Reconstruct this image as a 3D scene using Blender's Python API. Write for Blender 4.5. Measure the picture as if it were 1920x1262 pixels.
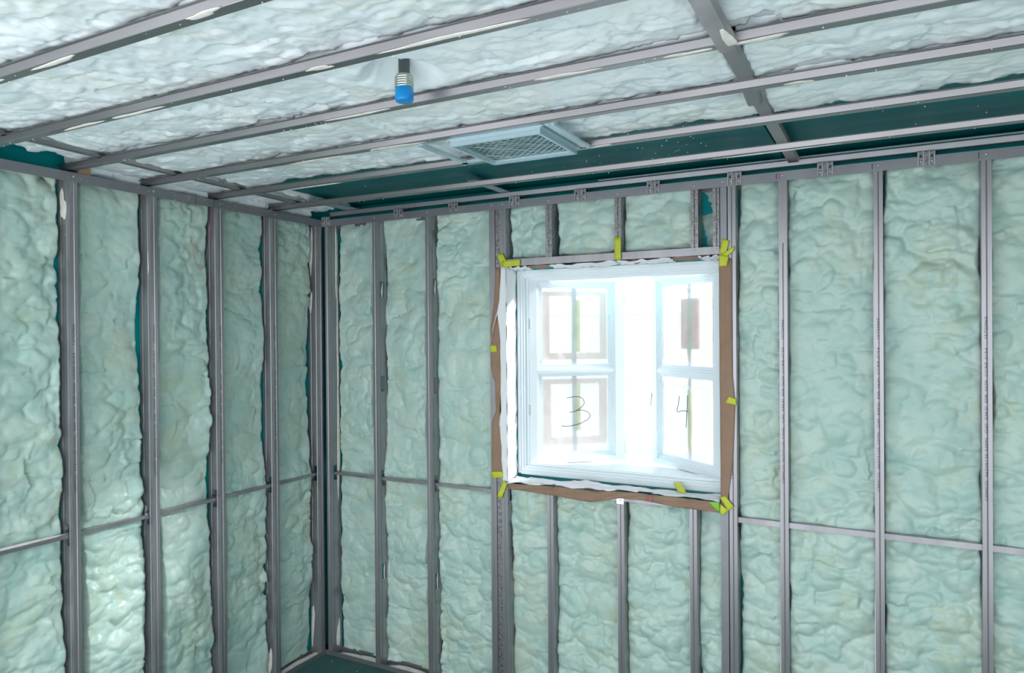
import bpy, bmesh, math, random
import numpy as np
from mathutils import Vector, Matrix
random.seed(7)
SC = bpy.context.scene
COL = SC.collection
for o in list(bpy.data.objects):
    bpy.data.objects.remove(o)

# ------------------------------------------------------------------ camera
cam_d = bpy.data.cameras.new('camera')
cam = bpy.data.objects.new('camera', cam_d); COL.objects.link(cam)
cam_d.sensor_width = 36.0
cam_d.lens = 1330.75 / 1920 * 36.0
cam_d.clip_start = 0.02
YAW, PITCH, ROLL = -0.4887886, -0.0051406, -0.0075895
CAM = Vector((3.35417, -3.61130, 2.14818))
_f = Vector((math.sin(YAW) * math.cos(PITCH), math.cos(YAW) * math.cos(PITCH), math.sin(PITCH)))
_r0 = Vector((math.cos(YAW), -math.sin(YAW), 0)); _u0 = _r0.cross(_f)
_r = math.cos(ROLL) * _r0 + math.sin(ROLL) * _u0
_u = -math.sin(ROLL) * _r0 + math.cos(ROLL) * _u0
cam.matrix_world = Matrix(((_r.x, _u.x, -_f.x, CAM.x), (_r.y, _u.y, -_f.y, CAM.y), (_r.z, _u.z, -_f.z, CAM.z), (0, 0, 0, 1)))
SC.camera = cam

# ------------------------------------------------------------------ light
W = bpy.data.worlds.new('sky'); SC.world = W; W.use_nodes = True
bg = W.node_tree.nodes['Background']
bg.inputs[0].default_value = (0.90, 0.96, 1.0, 1)
bg.inputs[1].default_value = 1.0
sun_d = bpy.data.lights.new('sun', 'SUN'); sun_d.energy = 5.2; sun_d.angle = 0.24; sun_d.color = (0.95, 0.98, 1.0)
sun = bpy.data.objects.new('sun', sun_d); COL.objects.link(sun)
sun.rotation_mode = 'QUATERNION'
sun.rotation_quaternion = Vector((-2.0, -1.60, -1.38)).to_track_quat('-Z', 'Y')   # low hazy sun, through the window onto the left wall
SC.view_settings.view_transform = 'Standard'
SC.view_settings.look = 'None'
SC.view_settings.exposure = 1.25
SC.view_settings.gamma = 1.0
SC.view_settings.use_curve_mapping = False

# ------------------------------------------------------------------ materials
def mat(name, color=(.8, .8, .8), rough=.5, metal=0.0, spec=0.5):
    m = bpy.data.materials.new(name); m.use_nodes = True
    b = m.node_tree.nodes['Principled BSDF']
    b.inputs['Base Color'].default_value = (*color, 1)
    b.inputs['Roughness'].default_value = rough
    b.inputs['Metallic'].default_value = metal
    b.inputs['Specular IOR Level'].default_value = spec
    return m

def nodes(m):
    return m.node_tree.nodes, m.node_tree.links, m.node_tree.nodes['Principled BSDF']

def add_ramp(m, scale, stops, detail=4.0, dist=0.0, socket='Base Color', stretch=None, rough=.55):
    N, L, b = nodes(m)
    tc = N.new('ShaderNodeTexCoord'); mp = N.new('ShaderNodeMapping')
    if stretch: mp.inputs['Scale'].default_value = stretch
    nz = N.new('ShaderNodeTexNoise'); nz.inputs['Scale'].default_value = scale
    nz.inputs['Detail'].default_value = detail; nz.inputs['Distortion'].default_value = dist
    nz.inputs['Roughness'].default_value = rough
    rp = N.new('ShaderNodeValToRGB')
    while len(rp.color_ramp.elements) < len(stops): rp.color_ramp.elements.new(.5)
    for e, (p, c) in zip(rp.color_ramp.elements, stops):
        e.position = p; e.color = (*c, 1) if len(c) == 3 else c
    L.new(tc.outputs['Object'], mp.inputs['Vector']); L.new(mp.outputs['Vector'], nz.inputs['Vector'])
    L.new(nz.outputs['Fac'], rp.inputs['Fac'])
    if socket: L.new(rp.outputs['Color'], b.inputs[socket])
    return nz, rp

def add_bump(m, scale, strength, dist=.002, detail=3.0):
    N, L, b = nodes(m)
    tc = N.new('ShaderNodeTexCoord')
    nz = N.new('ShaderNodeTexNoise'); nz.inputs['Scale'].default_value = scale; nz.inputs['Detail'].default_value = detail
    bp = N.new('ShaderNodeBump'); bp.inputs['Strength'].default_value = strength; bp.inputs['Distance'].default_value = dist
    L.new(tc.outputs['Object'], nz.inputs['Vector']); L.new(nz.outputs['Fac'], bp.inputs['Height']); L.new(bp.outputs['Normal'], b.inputs['Normal'])

def foam_material(name, base, pale, vein, veinamt):
    m = mat(name, base, .36, 0, .5)
    N, L, b = nodes(m)
    tc = N.new('ShaderNodeTexCoord')
    n1 = N.new('ShaderNodeTexNoise'); n1.inputs['Scale'].default_value = 6.0; n1.inputs['Detail'].default_value = 5; n1.inputs['Distortion'].default_value = .6
    r1 = N.new('ShaderNodeValToRGB')
    r1.color_ramp.elements[0].position = .32; r1.color_ramp.elements[0].color = (*base, 1)
    r1.color_ramp.elements[1].position = .68; r1.color_ramp.elements[1].color = (*pale, 1)
    n2 = N.new('ShaderNodeTexNoise'); n2.inputs['Scale'].default_value = 9; n2.inputs['Detail'].default_value = 5; n2.inputs['Distortion'].default_value = .7
    # thin amber veins where the noise crosses its middle
    r2 = N.new('ShaderNodeValToRGB')
    e = r2.color_ramp.elements
    e[0].position = .40; e[0].color = (0, 0, 0, 1); e[1].position = .60; e[1].color = (0, 0, 0, 1)
    k = e.new(.5); k.color = (1, 1, 1, 1)
    n3 = N.new('ShaderNodeTexNoise'); n3.inputs['Scale'].default_value = 2.3; n3.inputs['Detail'].default_value = 2
    r3 = N.new('ShaderNodeValToRGB'); r3.color_ramp.elements[0].position = .5; r3.color_ramp.elements[1].position = .62
    r3.color_ramp.elements[1].color = (veinamt, veinamt, veinamt, 1)
    mu = N.new('ShaderNodeMath'); mu.operation = 'MULTIPLY'
    mx = N.new('ShaderNodeMix'); mx.data_type = 'RGBA'
    mx.inputs['B'].default_value = (*vein, 1)
    for n in (n1, n2, n3): L.new(tc.outputs['Object'], n.inputs['Vector'])
    L.new(n1.outputs['Fac'], r1.inputs['Fac']); L.new(n2.outputs['Fac'], r2.inputs['Fac']); L.new(n3.outputs['Fac'], r3.inputs['Fac'])
    L.new(r2.outputs['Color'], mu.inputs[0]); L.new(r3.outputs['Color'], mu.inputs[1])
    L.new(mu.outputs[0], mx.inputs['Factor']); L.new(r1.outputs['Color'], mx.inputs['A'])
    L.new(mx.outputs['Result'], b.inputs['Base Color'])
    n4 = N.new('ShaderNodeTexNoise'); n4.inputs['Scale'].default_value = 45; n4.inputs['Detail'].default_value = 3
    bp = N.new('ShaderNodeBump'); bp.inputs['Strength'].default_value = .25; bp.inputs['Distance'].default_value = .006
    L.new(tc.outputs['Object'], n4.inputs['Vector']); L.new(n4.outputs['Fac'], bp.inputs['Height']); L.new(bp.outputs['Normal'], b.inputs['Normal'])
    return m

M = {}
M['foam_wall'] = foam_material('mint spray foam', (.435, .625, .570), (.59, .72, .645), (.50, .56, .38), .5)
M['foam_ceiling_lit'] = foam_material('spray foam with painted light', (.79, .88, .915), (.92, .95, .975), (.78, .80, .68), .5)  # same foam as the walls; brighter ceiling light put into the colour
def steel(name, c, rough, metal, mott=.12, scale=14, stretch=None):
    m = mat(name, c, rough, metal, .5)
    lo = tuple(v * (1 - mott) for v in c); hi = tuple(min(1, v * (1 + mott)) for v in c)
    add_ramp(m, scale, [(.3, lo), (.7, hi)], stretch=stretch)
    return m
M['steel'] = steel('galvanised steel', (.37, .352, .375), .33, .68, .18, 9, (1, 1, .12))
M['steel_track'] = steel('dull track steel', (.30, .30, .325), .45, .7, .08, 6)
M['steel_fur'] = steel('ceiling channel steel', (.29, .28, .29), .36, .85, .16, 5, (.3, .3, 1))
M['spangle'] = steel('spangled zinc steel', (.30, .29, .30), .42, .75, .5, 90)
M['zinc'] = mat('bright zinc', (.75, .76, .78), .28, .9)
M['zinc_dark'] = mat('dark slot steel', (.03, .03, .035), .6, .3)
M['board'] = mat('teal sheathing', (.0, .135, .15), .5, 0, .3)
add_ramp(M['board'], 3.0, [(.3, (.0, .11, .125)), (.7, (.004, .16, .175))])
M['substrate'] = mat('teal wall sheathing', (.0, .33, .35), .6, 0, .2)
M['floor'] = mat('teal grey floor membrane', (.05, .13, .125), .7, 0, .2)
add_ramp(M['floor'], 5, [(.3, (.04, .115, .11)), (.7, (.065, .15, .145))])
M['smear'] = mat('cream overspray foam', (.82, .72, .62), .6, 0, .3)
add_ramp(M['smear'], 30, [(.3, (.78, .69, .62)), (.7, (.92, .88, .84))])
M['speck'] = mat('foam specks', (.88, .88, .86), .6)
M['white'] = mat('white window paint', (.80, .86, .90), .35, 0, .5)
M['bar'] = mat('grey blue glazing bar', (.50, .62, .70), .4)
M['kraft'] = mat('brown kraft paper', (.34, .215, .15), .75, 0, .2)
add_ramp(M['kraft'], 8, [(.3, (.31, .195, .135)), (.7, (.38, .245, .175))])
M['tape'] = mat('yellow green tape', (.60, .63, .035), .5)
add_ramp(M['tape'], 20, [(.3, (.54, .58, .03)), (.7, (.66, .68, .05))])
M['tape_green'] = mat('greener tape', (.27, .60, .06), .5)  # greener colour than the other tape
M['blue'] = mat('blue plastic cap', (.0, .235, .62), .35)
M['thread'] = mat('galvanised pipe thread', (.55, .56, .50), .22, 1.0)
M['dark'] = mat('dark steel pipe', (.10, .13, .13), .5, .6)
M['ink'] = mat('black ink', (.02, .02, .03), .7)
M['ink_grey'] = mat('grey printed ink', (.075, .08, .13), .7)
M['pink'] = mat('magenta chalk', (.75, .06, .25), .8)
M['red'] = mat('thin red wire', (.55, .12, .12), .5)
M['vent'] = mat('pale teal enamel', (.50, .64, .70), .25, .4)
M['vent_dark'] = mat('crinkled teal film', (.03, .24, .28), .15, .3)
add_ramp(M['vent_dark'], 60, [(.35, (.0, .09, .12)), (.58, (.02, .25, .29)), (.80, (.35, .58, .62))])
add_bump(M['vent_dark'], 70, 1.0, .006)
M['wood'] = mat('raw timber block', (.36, .22, .12), .7)
M['outside'] = mat('white rendered block wall', (.86, .86, .85), .8)
M['outground'] = mat('pale concrete', (.72, .70, .67), .8)

def translucent(name, col, trans, trans_amt, rough=.5, alpha=None):
    m = bpy.data.materials.new(name); m.use_nodes = True
    N, L = m.node_tree.nodes, m.node_tree.links
    N.remove(N['Principled BSDF'])
    out = N['Material Output']
    d = N.new('ShaderNodeBsdfDiffuse'); d.inputs[0].default_value = (*col, 1)
    t = N.new('ShaderNodeBsdfTranslucent'); t.inputs[0].default_value = (*trans, 1)
    x = N.new('ShaderNodeMixShader'); x.inputs[0].default_value = trans_amt
    L.new(d.outputs[0], x.inputs[1]); L.new(t.outputs[0], x.inputs[2])
    last = x
    if alpha is not None:
        tr = N.new('ShaderNodeBsdfTransparent'); y = N.new('ShaderNodeMixShader'); y.inputs[0].default_value = alpha
        L.new(tr.outputs[0], y.inputs[1]); L.new(last.outputs[0], y.inputs[2]); last = y
    L.new(last.outputs[0], out.inputs[0])
    return m
M['film'] = translucent('milky plastic film', (.86, .88, .92), (.95, .95, .97), .18, alpha=.62)
M['film_white'] = translucent('white plastic film', (.95, .95, .97), (.9, .9, .92), .08)
M['warm_paper'] = translucent('peach masking paper', (.86, .74, .66), (1.0, .86, .75), .5)
M['brown_paper'] = translucent('brown masking paper', (.50, .30, .18), (.66, .38, .20), .38)
M['tape_clear'] = translucent('translucent yellow tape', (.75, .75, .08), (1.0, .92, .12), .35)
M['tape_shaded'] = translucent('translucent tape with painted shade', (.42, .52, .10), (.55, .70, .18), .3)  # same yellow tape, with the shade of the bar behind put into its colour
gm = mat('window glass', (1, 1, 1), .02); nodes(gm)[2].inputs['Transmission Weight'].default_value = 1.0
nodes(gm)[2].inputs['IOR'].default_value = 1.1
M['glass'] = gm

# ------------------------------------------------------------------ mesh helpers
class MB:
    def __init__(s): s.v = []; s.f = []
    def add(s, verts, faces):
        n = len(s.v); s.v += [tuple(v) for v in verts]; s.f += [tuple(i + n for i in f) for f in faces]; return s
    def box(s, a, b):
        x0, y0, z0 = a; x1, y1, z1 = b
        return s.add([(x0, y0, z0), (x1, y0, z0), (x1, y1, z0), (x0, y1, z0), (x0, y0, z1), (x1, y0, z1), (x1, y1, z1), (x0, y1, z1)],
                     [(0, 3, 2, 1), (4, 5, 6, 7), (0, 1, 5, 4), (1, 2, 6, 5), (2, 3, 7, 6), (3, 0, 4, 7)])
    def ring(s, x0, x1, z0, z1, w, y0, y1):          # rectangular ring in the xz plane
        s.box((x0, y0, z0), (x0 + w, y1, z1)); s.box((x1 - w, y0, z0), (x1, y1, z1))
        s.box((x0 + w, y0, z1 - w), (x1 - w, y1, z1)); s.box((x0 + w, y0, z0), (x1 - w, y1, z0 + w)); return s
    def prism(s, poly, P, axis, e1, e2, length):
        P, axis, e1, e2 = Vector(P), Vector(axis), Vector(e1), Vector(e2)
        n = len(poly)
        A = [P + e1 * a + e2 * b for a, b in poly]; B = [q + axis * length for q in A]
        fs = [(i, (i + 1) % n, (i + 1) % n + n, i + n) for i in range(n)]
        fs += [tuple(reversed(range(n))), tuple(range(n, 2 * n))]
        return s.add(A + B, fs)
    def tube(s, pts, r, n=6):
        pts = [Vector(p) for p in pts]; rings = []
        for i, p in enumerate(pts):
            t = (pts[min(i + 1, len(pts) - 1)] - pts[max(i - 1, 0)]).normalized()
            a = t.orthogonal().normalized() if i == 0 else (pa - t * pa.dot(t)).normalized()
            pa = a; b = t.cross(a)
            rings.append([p + (a * math.cos(k * math.tau / n) + b * math.sin(k * math.tau / n)) * r for k in range(n)])
        vs = [v for g in rings for v in g]; fs = []
        for i in range(len(pts) - 1):
            for k in range(n):
                fs.append((i * n + k, i * n + (k + 1) % n, (i + 1) * n + (k + 1) % n, (i + 1) * n + k))
        fs.append(tuple(reversed(range(n)))); fs.append(tuple(range((len(pts) - 1) * n, len(pts) * n)))
        return s.add(vs, fs)
    def lathe(s, c, prof, n=20):                       # profile (radius, z) about the vertical through c
        vs = []; fs = []
        for r, z in prof:
            for k in range(n):
                a = k * math.tau / n; vs.append((c[0] + r * math.cos(a), c[1] + r * math.sin(a), z))
        for i in range(len(prof) - 1):
            for k in range(n):
                fs.append((i * n + k, i * n + (k + 1) % n, (i + 1) * n + (k + 1) % n, (i + 1) * n + k))
        fs.append(tuple(reversed(range(n)))); fs.append(tuple(range((len(prof) - 1) * n, len(prof) * n)))
        return s.add(vs, fs)
    def mesh(s, name, smooth=False):
        me = bpy.data.meshes.new(name); me.from_pydata(s.v, [], s.f); me.update()
        bm = bmesh.new(); bm.from_mesh(me); bmesh.ops.recalc_face_normals(bm, faces=bm.faces); bm.to_mesh(me); bm.free()
        if smooth: me.shade_smooth()
        return me

def obj(name, me, m=None, parent=None, loc=None):
    if isinstance(me, MB): me = me.mesh(name)
    o = bpy.data.objects.new(name, me); COL.objects.link(o)
    if m is not None and not me.materials: me.materials.append(M[m])
    if parent is not None: o.parent = parent
    if loc is not None: o.location = loc
    return o
def tag(o, label=None, cat=None, group=None, kind=None):
    if label: o['label'] = label
    if cat: o['category'] = cat
    if group: o['group'] = group
    if kind: o['kind'] = kind
    return o
def empty(name, loc=(0, 0, 0)):
    o = bpy.data.objects.new(name, None); COL.objects.link(o); o.location = loc; o.empty_display_size = .1
    return o

def path_profile(path, t):
    """closed polygon for a thin bent sheet: path offset to its left by t"""
    P = [Vector(p) for p in path]; off = []
    for i in range(len(P)):
        d1 = (P[i] - P[i - 1]).normalized() if i else (P[1] - P[0]).normalized()
        d2 = (P[i + 1] - P[i]).normalized() if i < len(P) - 1 else d1
        n1 = Vector((-d1.y, d1.x)); n2 = Vector((-d2.y, d2.x)); n = (n1 + n2)
        n = n / max(n.length_squared, .2) * 2
        off.append(P[i] + n * t)
    return [tuple(p) for p in P] + [tuple(p) for p in reversed(off)]

# ------------------------------------------------------------------ foam height fields
def _tab(seed, n=97): return np.random.RandomState(seed).rand(n, n)
def vnoise(U, V, s, seed):
    T = _tab(seed); n = T.shape[0]
    u = U / s + 31.3; v = V / s + 17.7
    i = np.floor(u).astype(int); j = np.floor(v).astype(int); a = u - i; b = v - j
    a = a * a * (3 - 2 * a); b = b * b * (3 - 2 * b)
    g = lambda p, q: T[p % n, q % n]
    return (g(i, j) * (1 - a) + g(i + 1, j) * a) * (1 - b) + (g(i, j + 1) * (1 - a) + g(i + 1, j + 1) * a) * b
def lobes(U, V, cell, seed, asp=1.0, tilt=.25, hv=.6):
    tabs = [_tab(seed * 7 + k) for k in range(6)]; n = 97
    u = U / (cell * asp) + 40.5; v = V / cell + 40.5
    i0 = np.floor(u).astype(int); j0 = np.floor(v).astype(int)
    best = np.full(U.shape, -1.0)
    for di in (-1, 0, 1):
        for dj in (-1, 0, 1):
            i = (i0 + di) % n; j = (j0 + dj) % n
            dx = u - (i0 + di + .15 + .7 * tabs[0][i, j]); dy = v - (j0 + dj + .15 + .7 * tabs[1][i, j])
            r = .54 + .40 * tabs[2][i, j]; ph = tabs[4][i, j] * 6.283
            h = hv * tabs[3][i, j] + np.sqrt(np.clip(1.35 - (dx * dx + dy * dy) / (r * r), 0, 2)) + tilt * (dx * np.cos(ph) + dy * np.sin(ph)) / r
            best = np.maximum(best, h)
    return np.clip(best, -.3, 2.2)
def warp(U, V, amp, s, seed):
    return U + (vnoise(U, V, s, seed) - .5) * 2 * amp, V + (vnoise(U, V, s, seed + 1) - .5) * 2 * amp
def sstep(a, b, x):
    t = np.clip((x - a) / (b - a), 0, 1); return t * t * (3 - 2 * t)

def foam_height(U, V, kind, seed):
    if kind == 'ceiling':
        U2, V2 = warp(U, V, .022, .12, seed); U2, V2 = warp(U2, V2, .008, .04, seed + 5)
        h = .017 * lobes(U2, V2, .15, seed, 1.25, .8, .9) + .012 * lobes(U2, V2, .075, seed + 1, 1.1, .8, .9) + .0045 * lobes(U2, V2, .034, seed + 2, 1, .7, .7)
        return h + .018 * (vnoise(U, V, .5, seed + 3) - .5)
    U2, V2 = warp(U, V, .020, .11, seed); U2, V2 = warp(U2, V2, .007, .035, seed + 5)
    mixn = sstep(.35, .65, vnoise(U, V, .5, seed + 8))       # smoother and lumpier stretches
    h = .024 * lobes(U2, V2, .155, seed, 1.2, .3, .7) + (.016 + .013 * mixn) * lobes(U2, V2, .072, seed + 1, 1.3, .35, .7) + (.005 + .005 * mixn) * lobes(U2, V2, .034, seed + 2, 1.25, .35, .7)
    return h + .03 * (vnoise(U, V, .4, seed + 3) - .5)

def foam_panel(name, u0, u1, v0, v1, place, base, m, parent, kind='wall', seed=1, res=.007, roll=.010, edge=.008, extra=None, cut=0.0):
    nu = max(4, int((u1 - u0) / res)); nv = max(4, int((v1 - v0) / res))
    U, V = np.meshgrid(np.linspace(u0, u1, nu), np.linspace(v0, v1, nv), indexing='ij')
    h = foam_height(U, V, kind, seed); h = h - h.mean() + base
    cap = (.112 if kind == 'wall' else .135) - .03; h = np.where(h > cap, cap + .03 * (1 - np.exp(-np.maximum(h - cap, 0) / .03)), h)
    if extra is not None: h = h + extra(U, V)
    jag = np.clip(vnoise(U, V, .16, seed + 22) - .58, 0, 1) * 4 * edge * (.6 + .8 * vnoise(U, V, .03, seed + 21))
    d = np.minimum.reduce([U - u0, u1 - U, V - v0, v1 - V]) - np.clip(jag, 0, 1)
    # rounded corners
    k = np.clip(d / roll, 0, 1); rnd = np.sqrt(np.clip(1 - (1 - k) ** 2, 0, 1))
    h = h * rnd - np.where(d < 0, .012, 0)
    P = place(U, V, h).reshape(-1, 3)
    idx = np.arange(nu * nv).reshape(nu, nv)
    q = np.stack([idx[:-1, :-1], idx[1:, :-1], idx[1:, 1:], idx[:-1, 1:]], -1).reshape(-1, 4)
    keep = (h.reshape(-1)[q] > -.002).any(1); q = q[keep]
    used = np.unique(q); rm = np.full(nu * nv, -1); rm[used] = np.arange(len(used)); q = rm[q]; P = P[used]
    me = bpy.data.meshes.new(name)
    me.vertices.add(len(P)); me.vertices.foreach_set('co', P.astype(np.float32).ravel())
    me.loops.add(q.size); me.loops.foreach_set('vertex_index', q.ravel().astype(np.int32))
    me.polygons.add(len(q)); me.polygons.foreach_set('loop_start', np.arange(0, q.size, 4, dtype=np.int32))
    me.update(calc_edges=True); me.validate(); me.shade_smooth()
    return obj(name, me, m, parent)

# ------------------------------------------------------------------ the room shell
ZT, ZB = 2.909, 2.865         # top of the top track, bottom of its lip
SUB = 0.115                   # depth of the sheathing behind the stud faces
flo = obj('floor', MB().box((-.2, -3.4, -.12), (5.0, .2, 0.0)), 'floor'); tag(flo, kind='structure')
wl = obj('wall_left', MB().box((-.2, -3.4, 0), (-SUB, .2, 3.06)), 'substrate'); tag(wl, kind='structure')
wb_ = MB()
wb_.box((-SUB, SUB, 0), (1.40, .2, 3.06)); wb_.box((2.665, SUB, 0), (5.0, .2, 3.06))
wb_.box((1.40, SUB, 0), (2.665, .2, 1.30)); wb_.box((1.40, SUB, 2.515), (2.665, .2, 3.06))
wb = obj('wall_back', wb_, 'substrate'); tag(wb, kind='structure')
wr = obj('wall_right_added', MB().box((5.0, -3.4, 0), (5.1, .2, 3.06)), 'foam_wall'); tag(wr, kind='structure')  # unseen wall, added to cut the light inside the room
ce = obj('ceiling', MB().box((-.2, -3.4, 3.06), (5.0, .2, 3.16)), 'substrate'); tag(ce, kind='structure')
for (x0, x1) in ((.20, 2.885), (2.893, 5.0)):
    b = obj('sheathing_board', MB().box((x0, -.80, 3.0), (x1, .112, 3.012)), 'board', ce)
# framing edge where the two boards meet
obj('board_batten', MB().box((2.865, -.80, 2.985), (2.905, .11, 3.0)), 'board', ce)
sp = MB(); rs = random.Random(3)
for k in range(90):
    x = rs.choice([rs.uniform(.4, 4.2), rs.uniform(2.0, 2.7)]); y = rs.uniform(-.72, .0); r = rs.uniform(.0012, .0034)
    sp.lathe((x, y), [(r, 3.0), (r * .8, 3.0 - r), (.0003, 3.0 - r * 1.3)], 6)
tag(obj('foam_specks', sp, 'speck', ce), kind='stuff')

# foam in the wall bays -----------------------------------------------------
def pl_left(U, V, h): return np.stack([-SUB + h, U, V], -1)
def pl_back(U, V, h): return np.stack([U, SUB - h, V], -1)
def pl_ceil(z0):
    return lambda U, V, h: np.stack([U, V, z0 - h], -1)
def bulge_left(U, V): return .016 * sstep(1.15, .9, V) * (.5 + vnoise(U, V, .2, 77))
zt, zb = 2.905, .012
LB = [(-2.47, -2.085, .046, 11), (-2.03, -1.677, .046, 12), (-1.580, -1.272, .050, 13), (-1.170, -.857, .050, 14), (-.758, -.452, .044, 15), (-.348, -.060, .044, 16)]
for k, (a, b, base, sd) in enumerate(LB):
    foam_panel('foam_panel', a, b, zb, zt, pl_left, base, 'foam_wall', wl, seed=sd, extra=bulge_left if k in (1, 2, 3) else None, edge=.004, roll=.006)
foam_panel('foam_panel', -3.38, -2.50, zb, zt, pl_left, .05, 'foam_wall', wl, seed=10, res=.02)
BB = [(.062, .366, zb, zt, .036, 21), (.450, .790, zb, zt, .036, 22), (.866, 1.262, zb, zt, .038, 23),
      (1.394, 1.664, 2.574, zt, .058, 24), (1.686, 2.072, 2.574, zt, .058, 25), (2.092, 2.478, 2.574, zt, .058, 26), (2.498, 2.610, 2.574, zt, .006, 27),
      (1.390, 1.664, zb, 1.27, .056, 28), (1.682, 2.076, zb, 1.27, .056, 29), (2.096, 2.462, zb, 1.27, .056, 30), (2.482, 2.612, zb, 1.27, .056, 31),
      (2.681, 2.900, zb, zt, .056, 32), (2.918, 3.306, zb, zt, .056, 33), (3.326, 3.712, zb, zt, .056, 34), (3.734, 4.124, zb, zt, .056, 35)]
for (a, b, c, d, base, sd) in BB:
    foam_panel('foam_panel', a, b, c, d, pl_back, base, 'foam_wall', wb, seed=sd, edge=.010)
foam_panel('foam_panel', 4.15, 4.95, zb, zt, pl_back, .06, 'foam_wall', wb, seed=36, res=.02)
foam_panel('foam_panel', -3.38, -.03, zb, 3.04, lambda U, V, h: np.stack([5.0 - h, U, V], -1), .06, 'foam_wall', wr, seed=99, res=.02)
# ceiling foam between the furring lines ------------------------------------
FY = [-3.26, -2.85, -2.44, -2.04, -1.645, -1.24, -.83]
PIPE = (1.993, -1.770)
def ceil_extra(U, V):
    d = np.hypot(U - PIPE[0] - .03, V - PIPE[1] + .045)
    xl = .345 - .18 * (V + 3.1) / 2.8                        # clear of the slanting cross channel
    return -.078 * sstep(.14, .05, d) - .022 * sstep(.05, .02, np.abs(U - xl))
for i in range(len(FY) - 1):
    y0, y1 = FY[i] - .012, FY[i + 1] + .012
    for (x0, x1, sd) in ((.03 if i == 3 else -.09, 2.945, 50), (2.966, 4.95, 70)):
        foam_panel('foam_panel', x0, x1, y0, y1, pl_ceil(3.06), .101, 'foam_ceiling_lit', ce, kind='ceiling', seed=sd + i,
                   res=.0075, roll=.014, edge=.016 if i == 3 else .010, extra=ceil_extra)
foam_panel('foam_panel', -.09, .245, -.84, .02, pl_ceil(3.06), .092, 'foam_ceiling_lit', ce, kind='ceiling', seed=90, res=.007, roll=.03, edge=.012, extra=ceil_extra)
for (a, b, sd) in ((-1.60, -1.26, 93), (-1.25, -.85, 94), (-.84, -.40, 95), (-.39, -.03, 96), (-3.3, -2.10, 97)):
    foam_panel('foam_panel', a, b, 2.912, 3.04, pl_left, .075, 'foam_ceiling_lit', wl, kind='ceiling', seed=sd, roll=.02, edge=.01)

# ------------------------------------------------------------------ steel studs
FL, WD, TH = .034, .0915, .0016
def stud_mesh(name, length, holes=(), flange=FL, groove=True):
    """C section: web on the x=0 side, front flange along +x at y=0, depth along +y, length up +z"""
    g = [(flange * .40, 0), (flange * .5, .003), (flange * .60, 0)] if groove else []
    path_full = [(flange, .009), (flange, 0)] + list(reversed(g)) + [(0, 0), (0, .018), (.0022, .022), (0, .026), (0, WD - .026), (.0022, WD - .022), (0, WD - .018), (0, WD), (flange, WD), (flange, WD - .009)]
    # split paths around a web hole
    ha, hb = WD / 2 - .019, WD / 2 + .019
    front = [(flange, .009), (flange, 0)] + list(reversed(g)) + [(0, 0), (0, .018), (.0022, .022), (0, .026), (0, ha)]
    back = [(0, hb), (0, WD - .026), (.0022, WD - .022), (0, WD - .018), (0, WD), (flange, WD), (flange, WD - .009)]
    full_p, front_p, back_p = (path_profile(q, TH) for q in (path_full, front, back))
    m = MB(); z = 0.0
    X, Y, Z = (1, 0, 0), (0, 1, 0), (0, 0, 1)
    for h in sorted(holes):
        if h - .05 > z: m.prism(full_p, (0, 0, z), Z, X, Y, h - .05 - z)
        m.prism(front_p, (0, 0, h - .05), Z, X, Y, .10); m.prism(back_p, (0, 0, h - .05), Z, X, Y, .10)
        z = h + .05
    m.prism(full_p, (0, 0, z), Z, X, Y, length - z)
    return m.mesh(name)
HOLES = (.61, 1.2126, 1.82, 2.43)
ME_FULL = stud_mesh('stud_profile', 2.895, HOLES)
ME_MID = stud_mesh('stud_profile_single_hole', 2.895, (1.2126,))
ME_SILL = stud_mesh('stud_profile_short', 1.258)
ME_HEAD = stud_mesh('stud_profile_header', .318)
ME_PLAIN = stud_mesh('stud_profile_plain', 2.895, (), FL, False)
SCREW = MB().lathe((0, 0), [(.0048, 0), (.0042, .0014), (.0022, .0026)], 8).mesh('screw', True); SCREW.materials.append(M['zinc'])
def screw(parent, loc, normal):
    o = obj('screw', SCREW, None, parent); o.location = loc
    o.rotation_mode = 'QUATERNION'; o.rotation_quaternion = Vector((0, 0, 1)).rotation_difference(Vector(normal)); return o

def text_mesh(body, size):
    cu = bpy.data.curves.new('lettering', 'FONT'); cu.body = body; cu.size = size; cu.resolution_u = 2
    t = bpy.data.objects.new('t', cu); COL.objects.link(t)
    bpy.context.view_layer.update()
    dg = bpy.context.evaluated_depsgraph_get()
    me = bpy.data.meshes.new_from_object(t.evaluated_get(dg)); bpy.data.objects.remove(t)
    n = len(me.vertices); co = np.empty(n * 3); me.vertices.foreach_get('co', co); co = co.reshape(-1, 3)
    return me, co[:, 0].max() - co[:, 0].min()
TXT = 'CEMCO  362VS125-33MIL  G40  33KSI  ESR-2620  CCRR-0154     15720965'
ME_TXT, TXW = text_mesh(TXT, .0145); ME_TXT.materials.clear(); ME_TXT.materials.append(M['ink_grey'])
ME_TXT2, TXW2 = text_mesh('2620  CCRR-0154   15710615', .0165); ME_TXT2.materials.clear(); ME_TXT2.materials.append(M['ink_grey'])

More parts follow.
